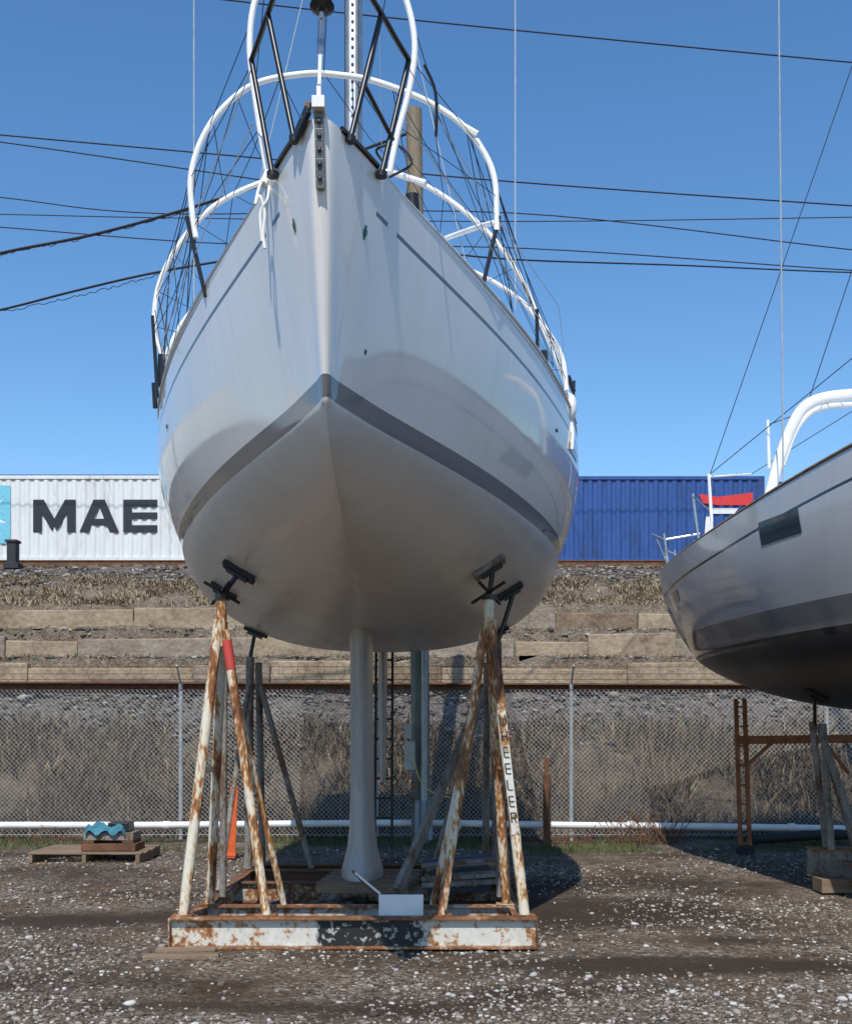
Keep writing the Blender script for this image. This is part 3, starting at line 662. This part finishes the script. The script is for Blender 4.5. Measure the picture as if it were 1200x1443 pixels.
# ---------------------------------------------------------------- terrain
DAMP_SHADE=[(1.9,10.6,1.2,.8,1.0),(1.9,8.15,1.5,.35,1.3),(.9,7.4,.9,.25,.8),(3.3,12.6,1.4,.9,.6),(-3.4,10.2,1.2,.5,.9),(-2.6,7.6,.8,.25,.7),(-.6,7.0,1.4,.25,.8),(-.5,10.6,1.8,2.2,1.1),(-3.6,13,1.5,.6,.6),(2.6,9.2,.9,.3,.7),(1.2,12.8,1.0,.8,.8),(3.0,15,1.6,.8,.5)]  # dark ground patches: damp dirt, plus cast shadow painted into the colour
def damp_shade(x,y):
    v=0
    for a,b,sx,sy,w in DAMP_SHADE: v=v+w*np.exp(-((x-a)/sx)**2-((y-b)/sy)**2)
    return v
def groundmat():
    m,nt,b=newmat('gravel_ground')
    tc=N(nt,'ShaderNodeTexCoord'); o=tc.outputs['Object']
    def noise(sc,det=8,rg=.6):
        n=N(nt,'ShaderNodeTexNoise'); n.inputs['Scale'].default_value=sc; n.inputs['Detail'].default_value=det; n.inputs['Roughness'].default_value=rg; nt.links.new(o,n.inputs['Vector']); return n.outputs['Fac']
    def ramp(src,st):
        r=N(nt,'ShaderNodeValToRGB'); e=r.color_ramp.elements
        while len(e)<len(st): e.new(.5)
        for i,(p_,c) in enumerate(st): e[i].position=p_; e[i].color=(*c,1)
        nt.links.new(src,r.inputs['Fac']); return r.outputs['Color']
    def mix(f,a,b_,bt='MIX'):
        mx=N(nt,'ShaderNodeMix',data_type='RGBA',blend_type=bt)
        if isinstance(f,float): mx.inputs[0].default_value=f
        else: nt.links.new(f,mx.inputs[0])
        nt.links.new(a,mx.inputs[6])
        if isinstance(b_,tuple): mx.inputs[7].default_value=(*b_,1)
        else: nt.links.new(b_,mx.inputs[7])
        return mx.outputs[2]
    vo=N(nt,'ShaderNodeTexVoronoi'); vo.inputs['Scale'].default_value=38; nt.links.new(o,vo.inputs['Vector'])
    sepc=N(nt,'ShaderNodeSeparateColor'); nt.links.new(vo.outputs['Color'],sepc.inputs[0])
    stones=ramp(sepc.outputs[0],[(0,(.05,.038,.028)),(.35,(.12,.093,.068)),(.7,(.195,.16,.125)),(.93,(.28,.25,.215)),(1,(.42,.40,.37))])
    dirt=ramp(noise(9),[(.3,(.06,.042,.027)),(.6,(.14,.10,.067)),(.75,(.20,.155,.11))])
    f=N(nt,'ShaderNodeMapRange'); f.inputs['From Min'].default_value=.42; f.inputs['From Max'].default_value=.6; nt.links.new(noise(1.1,6),f.inputs['Value'])
    c=mix(f.outputs[0],stones,dirt)
    big=ramp(noise(.6,6),[(.38,(.5,.46,.42)),(.48,(.88,.85,.81)),(.64,(1.1,1.07,1.03))])
    c=mix(1.0,c,big,'MULTIPLY')
    da=N(nt,'ShaderNodeAttribute',attribute_name='damp_shade')
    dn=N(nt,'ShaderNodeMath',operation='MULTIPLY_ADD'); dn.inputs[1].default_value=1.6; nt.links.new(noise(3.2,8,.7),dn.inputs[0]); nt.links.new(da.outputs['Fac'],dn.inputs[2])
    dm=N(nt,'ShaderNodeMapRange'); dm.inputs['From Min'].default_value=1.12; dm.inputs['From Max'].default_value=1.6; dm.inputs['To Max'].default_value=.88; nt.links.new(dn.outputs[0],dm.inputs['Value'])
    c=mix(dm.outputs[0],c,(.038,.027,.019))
    nt.links.new(c,b.inputs['Base Color']); b.inputs['Roughness'].default_value=.95; b.inputs['Specular IOR Level'].default_value=.2
    bp=N(nt,'ShaderNodeBump'); bp.inputs['Strength'].default_value=.8; bp.inputs['Distance'].default_value=.02
    iv=N(nt,'ShaderNodeMath',operation='SUBTRACT'); iv.inputs[0].default_value=1; nt.links.new(vo.outputs['Distance'],iv.inputs[1])
    nt.links.new(iv.outputs[0],bp.inputs['Height']); nt.links.new(bp.outputs['Normal'],b.inputs['Normal'])
    return m
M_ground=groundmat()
k=MB()
xs=[-900,-200,-60,-30]+list(np.linspace(-20,20,161))+[30,60,200,900]; ys=[-900,-200,-50,-10]+list(np.linspace(0,18.5,112))+[30,60,200,900]
vs=[]
def gz(x,y):
    if abs(x)>21 or y<-5 or y>19: return 0
    return .025*math.sin(x*1.3+y*.7)*math.sin(y*1.1-x*.4)
for y in ys:
    for x in xs: vs.append((x,y,gz(x,y)))
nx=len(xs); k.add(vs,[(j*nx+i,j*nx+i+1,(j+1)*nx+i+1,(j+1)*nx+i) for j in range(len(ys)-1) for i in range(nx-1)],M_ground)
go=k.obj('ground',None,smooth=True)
a_=go.data.attributes.new('damp_shade','FLOAT','POINT'); a_.data.foreach_set('value',[float(damp_shade(v[0],v[1])) for v in vs])
M_slope=layered('dry_slope',[(.025,.018,.010),(.065,.047,.028),(.12,.09,.055),(.18,.145,.10)],scale=1.2,rough=.95,bump=.9,scale2=14,dist=.06,mixf=.5)
M_ledge=layered('ledge_soil',[(.05,.035,.022),(.12,.09,.06),(.21,.17,.12),(.34,.30,.25)],scale=3,rough=.95,bump=.9,scale2=22,dist=.06,mixf=.5)
M_ballast=layered('ballast_gravel',[(.03,.026,.022),(.085,.07,.056),(.17,.145,.12),(.32,.29,.26)],scale=9,rough=.95,bump=1,scale2=30,dist=.06,mixf=.5)
prof=[(17.9,-.02),(18.6,.28),(20,1.15),(21.3,2.05),(21.9,2.33),(22.75,2.42),(22.9,3.05),(24.15,3.12),(24.3,3.72),(25.55,3.8),(25.75,4.38),(26.3,4.5),(28,5.0),(30,5.6),(31.5,6.02),(33,6.1),(45,6.1),(60,0),(61,-.5)]
pf=lambda y: float(np.interp(y,[p_[0] for p_ in prof],[p_[1] for p_ in prof]))
k=MB(); YS=sorted(set([p_[0] for p_ in prof]+list(np.arange(18,33,.35)))); XS=list(np.linspace(-90,-24,12))+list(np.linspace(-22,22,110))+list(np.linspace(24,90,12)); vs=[]
for y in YS:
    for x in XS:
        j=0 if (y<18.2 or y>33) else random.uniform(-.08,.08); vs.append((x,y,pf(y)+j))
nx=len(XS); o=len(k.v); k.v+=vs
for j in range(len(YS)-1):
    ym=(YS[j]+YS[j+1])/2; mt=M_ballast if (ym>29.8 or 20.9<ym<22.4) else (M_slope if ym<21 else M_ledge)
    for i in range(nx-1): k.f.append((j*nx+i,j*nx+i+1,(j+1)*nx+i+1,(j+1)*nx+i)); k.m.append(k.mi(mt))
k.obj('embankment',None,smooth=True)
M_block=layered('tan_concrete_block',[(.13,.09,.055),(.25,.19,.125),(.33,.26,.175),(.40,.33,.235)],scale=1.3,rough=.9,bump=.8,scale2=9,dist=.04)
M_block2=layered('brown_concrete_block',[(.09,.06,.038),(.19,.135,.085),(.28,.21,.14)],scale=2,rough=.9,bump=.8,scale2=12,dist=.04)
M_block3=layered('grey_concrete_block',[(.14,.11,.08),(.24,.195,.145),(.35,.30,.235)],scale=2,rough=.9,bump=.8,scale2=12,dist=.04)
k=MB()
for y,z0,z1 in ((22.72,2.5,2.99),(24.12,3.1,3.66),(25.58,3.76,4.34)):
    x=-24+random.random()
    while x<24:
        w=random.choice([1.5,1.8,2.4,3.2,3.6]); dz=random.uniform(-.14,.02); dy=random.uniform(-.06,.06)
        tl=random.uniform(-.05,.05); m_=random.choice([M_block,M_block,M_block2,M_block3])
        if random.random()<.93:
            a=Vector((x,y+dy+.2,(z0+z1)/2+dz)); b_=Vector((x+w-random.uniform(.0,.03),y+dy+.2+random.uniform(-.05,.05),(z0+z1)/2+dz+tl)); k.bar(a,b_,.5,(z1-z0)*random.choice([1,.95,.85]),m_)
        x+=w
o=k.obj('retaining_wall',None,bevel=.025)
k=MB(); k.bar((-30,21.5,2.50),(30,22.5,2.36),.2,.17,M_rust); k.bar((-30,21.4,2.60),(30,22.4,2.46),.34,.03,M_rust)
k.obj('rusty_guard_beam')
k=MB()
for y in(32.2,33.6,):
    k.bar((-80,y,6.33),(80,y,6.33),.07,.03,M_rust); k.bar((-80,y,6.24),(80,y,6.24),.02,.15,M_rust); k.bar((-80,y,6.17),(80,y,6.17),.14,.02,M_rust)
for i in range(120): x=-36+i*.6; k.box((x-.12,31.8,6.04),(x+.12,34.1,6.17),M_wood)
k.obj('railway_track')
M_flatcar=plain('rail_car_black',(.02,.02,.022),.7)
M_cw=layered('white_container_paint',[(.33,.30,.25),(.54,.54,.51),(.63,.64,.63),(.69,.70,.69)],scale=1.3,rough=.5,bump=.1,pos=[.3,.38,.46,.6],stretch=(2,1,.35))
M_cb=layered('blue_container_paint',[(.05,.04,.05),(.015,.045,.15),(.016,.062,.225),(.024,.08,.28)],scale=1.4,rough=.55,bump=.1,pos=[.32,.39,.46,.6],stretch=(2,1,.35))
M_lblue=plain('light_blue_paint',(.16,.48,.6),.5)
M_letter=plain('black_lettering',(.012,.014,.02),.5)
def container(name,xa,xb,y,z0,z1,mat):
    e=empty(name); k=MB(); yb=y+2.44
    for (a,b_) in(((xa,y+.06,z0+.08),(xb,y+.06,z0+.08)),((xa,y+.05,z1-.05),(xb,y+.05,z1-.05))): k.bar(a,b_,.12,.16 if a[2]<z0+1 else .10,mat)
    for xx in(xa+.08,xb-.08): k.box((xx-.09,y-.008,z0),(xx+.09,y+.16,z1),mat)
    vs=[];x=xa+.17;pr=[]
    while x<xb-.17:
        pr+= [(x,y+.012),(x+.07,y+.012),(x+.14,y+.05),(x+.21,y+.05)]; x+=.28
    for p_ in pr: vs+= [(p_[0],p_[1],z0+.16),(p_[0],p_[1],z1-.10)]
    k.add(vs,[(2*i,2*i+2,2*i+3,2*i+1) for i in range(len(pr)-1)],mat)
    k.box((xa+.01,y+.13,z0+.02),(xb-.01,yb,z1-.01),mat); k.obj('body',e)
    for xx in(xa,xb-.18):
        for zz in(z0,z1-.12):
            c=MB(); c.box((xx-.004,y-.014,zz-.003),(xx+.184,y+.1,zz+.123),mat); c.obj('corner_casting',e)
    return e
CY=35.0; PXM=F/CY
X=lambda px:(px-600)/PXM
Z=lambda py:H+(HY-py)/PXM
cw=container('white_shipping_container',X(-275),X(300),CY,Z(792),Z(670),M_cw)
cb=container('blue_shipping_container',X(505),X(1076),CY,Z(795),Z(671),M_cb)
container('blue_shipping_container',X(-330),X(228),CY+2.9,Z(792),9.95,M_cb)
container('blue_shipping_container',X(1100),X(1670),CY+.3,Z(797),Z(676),M_cb)
container('white_shipping_container',X(-865),X(-290),CY,Z(792),Z(670),M_cw)
k=MB(); yl=CY-.004
def poly(pts,m,dy=0): k.add([(X(a),yl-dy,Z(b_)) for a,b_ in pts],[tuple(range(len(pts)))],m)
poly([(47,750),(47,704),(59,704),(59,750)][::-1],M_letter); poly([(95,750),(95,704),(107,704),(107,750)][::-1],M_letter,.001)
poly([(47,704),(62,704),(80,736),(74,748)],M_letter,.002); poly([(107,704),(92,704),(74,736),(80,748)],M_letter,.003)
poly([(112,750),(132,704),(144,704),(125,750)],M_letter); poly([(136,704),(148,704),(168,750),(155,750)],M_letter,.001); poly([(124,731),(156,731),(158,740),(120,740)],M_letter,.002)
poly([(174,750),(174,704),(186,704),(186,750)],M_letter)
for a,b_ in((704,714),(722,731),(740,750)): poly([(186,a),(222,a),(222,b_),(186,b_)],M_letter,.001)
k.obj('lettering',cw)
k=MB(); poly([(-68,684),(15,684),(15,766),(-68,766)],M_lblue)
st=[]
for i in range(14):
    a=math.pi*2*i/14+.1; r=38 if i%2==0 else 14; st.append((-27+r*math.sin(a),725-r*math.cos(a)))
for i in range(14): poly([(-27,725),st[i],st[(i+1)%14]],M_white,.002+.0001*i)
k.obj('star_emblem',cw)
k=MB()
poly([(984,696),(1012,700),(1060,694),(1060,712),(1012,712),(990,709)],plain('logo_red',(.6,.03,.03),.5))
poly([(998,716),(1040,716),(1034,724),(1002,724)],M_white); poly([(994,728),(1004,728),(1004,752),(992,752)],M_white)
k.obj('emblem',cb)
k=MB(); k.box((-60,CY+.05,6.35),(60,CY+2.4,6.60),M_flatcar)
for x in np.arange(-40,40,7.0):
    for dx in(0,1.7): k.tube([(x+dx,CY+.15,6.52),(x+dx,CY+.28,6.52)],.4,M_flatcar,20)
k.box((-60,CY+.04,6.1),(60,CY+.10,6.34),M_flatcar)
k.obj('rail_flatcar')
k=MB(); a=at(16,800,31); k.box((a.x-.12,31,6.0),(a.x+.12,31.3,6.65),M_flatcar); k.box((a.x-.16,30.97,6.65),(a.x+.16,31.33,6.72),M_flatcar); k.box((a.x-.2,30.95,5.95),(a.x+.2,31.35,6.1),M_flatcar); k.obj('track_signal_box',None,bevel=.01)
# ---------------------------------------------------------------- scatter
def trimesh(name,V,Fc,rnd,mat):
    me=bpy.data.meshes.new(name); me.vertices.add(len(V)); me.vertices.foreach_set('co',V.astype(np.float32).ravel())
    nf=len(Fc); me.loops.add(nf*3); me.loops.foreach_set('vertex_index',Fc.astype(np.int32).ravel())
    me.polygons.add(nf); me.polygons.foreach_set('loop_start',np.arange(0,nf*3,3,dtype=np.int32)); me.polygons.foreach_set('loop_total',np.full(nf,3,dtype=np.int32))
    a=me.attributes.new('rnd','FLOAT','POINT'); a.data.foreach_set('value',rnd.astype(np.float32)); me.update(calc_edges=True); me.validate()
    me.materials.append(mat); o=bpy.data.objects.new(name,me); scene.collection.objects.link(o); return o
ph=(1+5**.5)/2
ICV=np.array([(-1,ph,0),(1,ph,0),(-1,-ph,0),(1,-ph,0),(0,-1,ph),(0,1,ph),(0,-1,-ph),(0,1,-ph),(ph,0,-1),(ph,0,1),(-ph,0,-1),(-ph,0,1)])/1.9
ICF=np.array([(0,11,5),(0,5,1),(0,1,7),(0,7,10),(0,10,11),(1,5,9),(5,11,4),(11,10,2),(10,7,6),(7,1,8),(3,9,4),(3,4,2),(3,2,6),(3,6,8),(3,8,9),(4,9,5),(2,4,11),(6,2,10),(8,6,7),(9,8,1)])
def stones(name,P,size,mat,flat=.6,pw=1.0):
    n=len(P); V=np.repeat(ICV[None],n,0)*(1+rng.uniform(-.28,.28,(n,12,1)))
    V=V*size[:,None,None]*np.stack([rng.uniform(.7,1.3,n),rng.uniform(.7,1.3,n),np.full(n,flat)],1)[:,None,:]
    a=rng.uniform(0,6.28,n); c,s_=np.cos(a)[:,None],np.sin(a)[:,None]
    x=V[:,:,0]*c-V[:,:,1]*s_; y=V[:,:,0]*s_+V[:,:,1]*c
    V=np.stack([x,y,V[:,:,2]],2)+P[:,None,:]
    Fc=(ICF[None]+(np.arange(n)*12)[:,None,None]).reshape(-1,3); rnd=np.repeat(rng.random(n)**pw,12)
    return trimesh(name,V.reshape(-1,3),Fc,rnd,mat)
M_stone=attrmat('pebbles',[(.05,.038,.028),(.12,.095,.072),(.19,.16,.13),(.29,.26,.225),(.52,.50,.47)])
n=46000; u=rng.random(n); d=6.0*(16.5/6.0)**u; x=rng.uniform(-.42,.42,n)*d*1.05
keep=(np.sin(x*1.7+d*.9)+np.sin(x*.6-d*1.9+1)+rng.normal(0,.9,n)-1.5*damp_shade(x,d))>-.9
x=x[keep];d=d[keep]; n=len(x); sz=np.clip(rng.lognormal(math.log(.010),.45,n),.004,.034)
P=np.stack([x,d,np.array([gz(a,b_) for a,b_ in zip(x,d)])+sz*.2],1); stones('gravel',P,sz,M_stone,pw=1.35)
n=20000; x=rng.uniform(-14,14,n); y=np.concatenate([rng.uniform(28.6,32.6,n//2),rng.uniform(20.2,22.4,n//4),rng.uniform(23,25.5,n-n//2-n//4)])
P=np.stack([x,y,np.array([pf(b_) for b_ in y])+.04],1); sz=np.clip(rng.lognormal(math.log(.035),.4,n),.015,.1); stones('ballast_stones',P,sz,attrmat('ballast_stone',[(.045,.037,.03),(.10,.083,.068),(.17,.145,.12),(.38,.35,.31)]),pw=1.3)
def blades(name,P,h,lean,w,mat,per=5,sp=.05):
    n=len(P); P=np.repeat(P,per,0)+np.concatenate([rng.normal(0,sp,(n*per,2)),np.zeros((n*per,1))],1); h=np.repeat(h,per)*rng.uniform(.5,1.2,n*per); N_=n*per
    a=rng.uniform(0,6.28,N_); dx,dy=np.cos(a),np.sin(a); l=lean*h*rng.random(N_)
    b=rng.uniform(0,6.28,N_); wx,wy=np.cos(b)*w,np.sin(b)*w*.5
    p0=P+np.stack([-wx,-wy,np.zeros(N_)],1); p1=P+np.stack([wx,wy,np.zeros(N_)],1)
    p2=P+np.stack([dx*l*.4+wx*.7,dy*l*.4+wy*.7,h*.6],1); p3=P+np.stack([dx*l*.4-wx*.7,dy*l*.4-wy*.7,h*.6],1); p4=P+np.stack([dx*l*1.3,dy*l*1.3,h*.95-l*.35],1)
    V=np.stack([p0,p1,p2,p3,p4],1).reshape(-1,3); q=np.arange(N_)*5
    Fc=np.concatenate([np.stack([q,q+1,q+2],1),np.stack([q,q+2,q+3],1),np.stack([q+3,q+2,q+4],1)]); rnd=np.repeat(rng.random(n).repeat(per)*.6+rng.random(N_)*.4,5)
    return trimesh(name,V,Fc,rnd,mat)
M_dry=attrmat('dry_grass_blades',[(.03,.019,.01),(.085,.058,.03),(.17,.12,.065),(.36,.28,.165)])
M_dry2=attrmat('pale_dry_grass_blades',[(.08,.058,.033),(.18,.135,.08),(.29,.225,.14),(.42,.34,.22)])
M_greeng=attrmat('green_grass_blades',[(.03,.05,.012),(.06,.09,.022),(.11,.12,.045),(.19,.16,.09)])
def region(n,y0,y1,thr,xr=13):
    x=rng.uniform(-xr,xr,n); y=rng.uniform(y0,y1,n); v=np.sin(x*1.1+y*2.3)+np.sin(x*2.7-y*1.2+2)+rng.normal(0,.7,n); k_=v>thr; x=x[k_];y=y[k_]
    return np.stack([x,y,np.array([pf(b_) if b_>17.9 else 0 for b_ in y])-.02],1)
P=region(9000,17.9,20.8,-.1,9); blades('dry_grass',P,rng.uniform(.15,.55,len(P)),1.5,.012,M_dry,7,.09)
P=region(9000,25.9,29.6,-.3,13); blades('dry_grass',P,rng.uniform(.08,.28,len(P)),2.0,.016,M_dry2,5,.08)
P=region(3000,22.95,24.0,.2,12); blades('dry_grass',P,rng.uniform(.06,.2,len(P)),1.6,.012,M_dry2,4)
P=region(3000,24.4,25.45,.2,12); blades('dry_grass',P,rng.uniform(.06,.2,len(P)),1.6,.012,M_dry2,4)
P=region(12000,15.9,17.8,.0,9); blades('grass',P,rng.uniform(.03,.13,len(P)),1.0,.004,M_greeng,5)
k=MB()
for bx,by,nn,hh_,zz in ((3.15,16.9,70,.55,0),(-5.6,17.0,25,.3,0),(1.9,17.1,30,.3,0),(4.3,18.3,50,.8,.1),(-3.5,18.6,60,.9,.3),(1.6,19.2,60,.9,.6),(2.9,18.5,60,.9,.2),(-5.2,19.4,60,.9,.7),(-1.5,18.6,50,.8,.3)):
    for i in range(nn):
        a=random.uniform(0,6.28); l=random.uniform(.3,1)*hh_; q=[(bx+random.uniform(-.5,.5),by+random.uniform(-.1,.1),zz)]
        for s_ in range(3): q.append((q[-1][0]+math.cos(a)*l*.25+random.uniform(-.05,.05),q[-1][1]+math.sin(a)*l*.1,q[-1][2]+l*.33))
        k.tube(q,.006,M_rust if zz==0 else M_wood,3,caps=False)
k.obj('dead_weeds')
# ---------------------------------------------------------------- light, sky, camera
elev=math.radians(52); az=math.atan2(-.14,-1)
sd=Vector((math.cos(elev)*math.sin(az),math.cos(elev)*math.cos(az),math.sin(elev)))
sun=bpy.data.lights.new('sun','SUN'); sun.energy=4.5; sun.angle=math.radians(.5); sun.color=(1,.955,.89)
so=bpy.data.objects.new('sun',sun); so.rotation_euler=(-sd).to_track_quat('-Z','Y').to_euler(); scene.collection.objects.link(so); so.location=(0,-20,30)
w=bpy.data.worlds.new('World'); scene.world=w; w.use_nodes=True; nt=w.node_tree
sky=nt.nodes.new('ShaderNodeTexSky'); sky.sky_type='NISHITA'; sky.sun_disc=False; sky.sun_elevation=elev; sky.sun_rotation=az%(2*math.pi); sky.air_density=1.0; sky.dust_density=.25; sky.ozone_density=2.6
hs=nt.nodes.new('ShaderNodeHueSaturation'); hs.inputs['Saturation'].default_value=1.22; hs.inputs['Value'].default_value=1.12; nt.links.new(sky.outputs[0],hs.inputs['Color'])
nt.links.new(hs.outputs[0],nt.nodes['Background'].inputs[0]); nt.nodes['Background'].inputs[1].default_value=.15
cam=bpy.data.cameras.new('camera'); co=bpy.data.objects.new('camera',cam); scene.collection.objects.link(co); scene.camera=co
co.location=(0,0,H); co.rotation_euler=(math.pi/2,0,0); cam.sensor_width=36; cam.lens=36*F/1443; cam.shift_y=(HY-721.5)/1443; cam.clip_end=3000; cam.clip_start=.1
scene.view_settings.view_transform='Standard'; scene.view_settings.look='None'; scene.view_settings.exposure=0
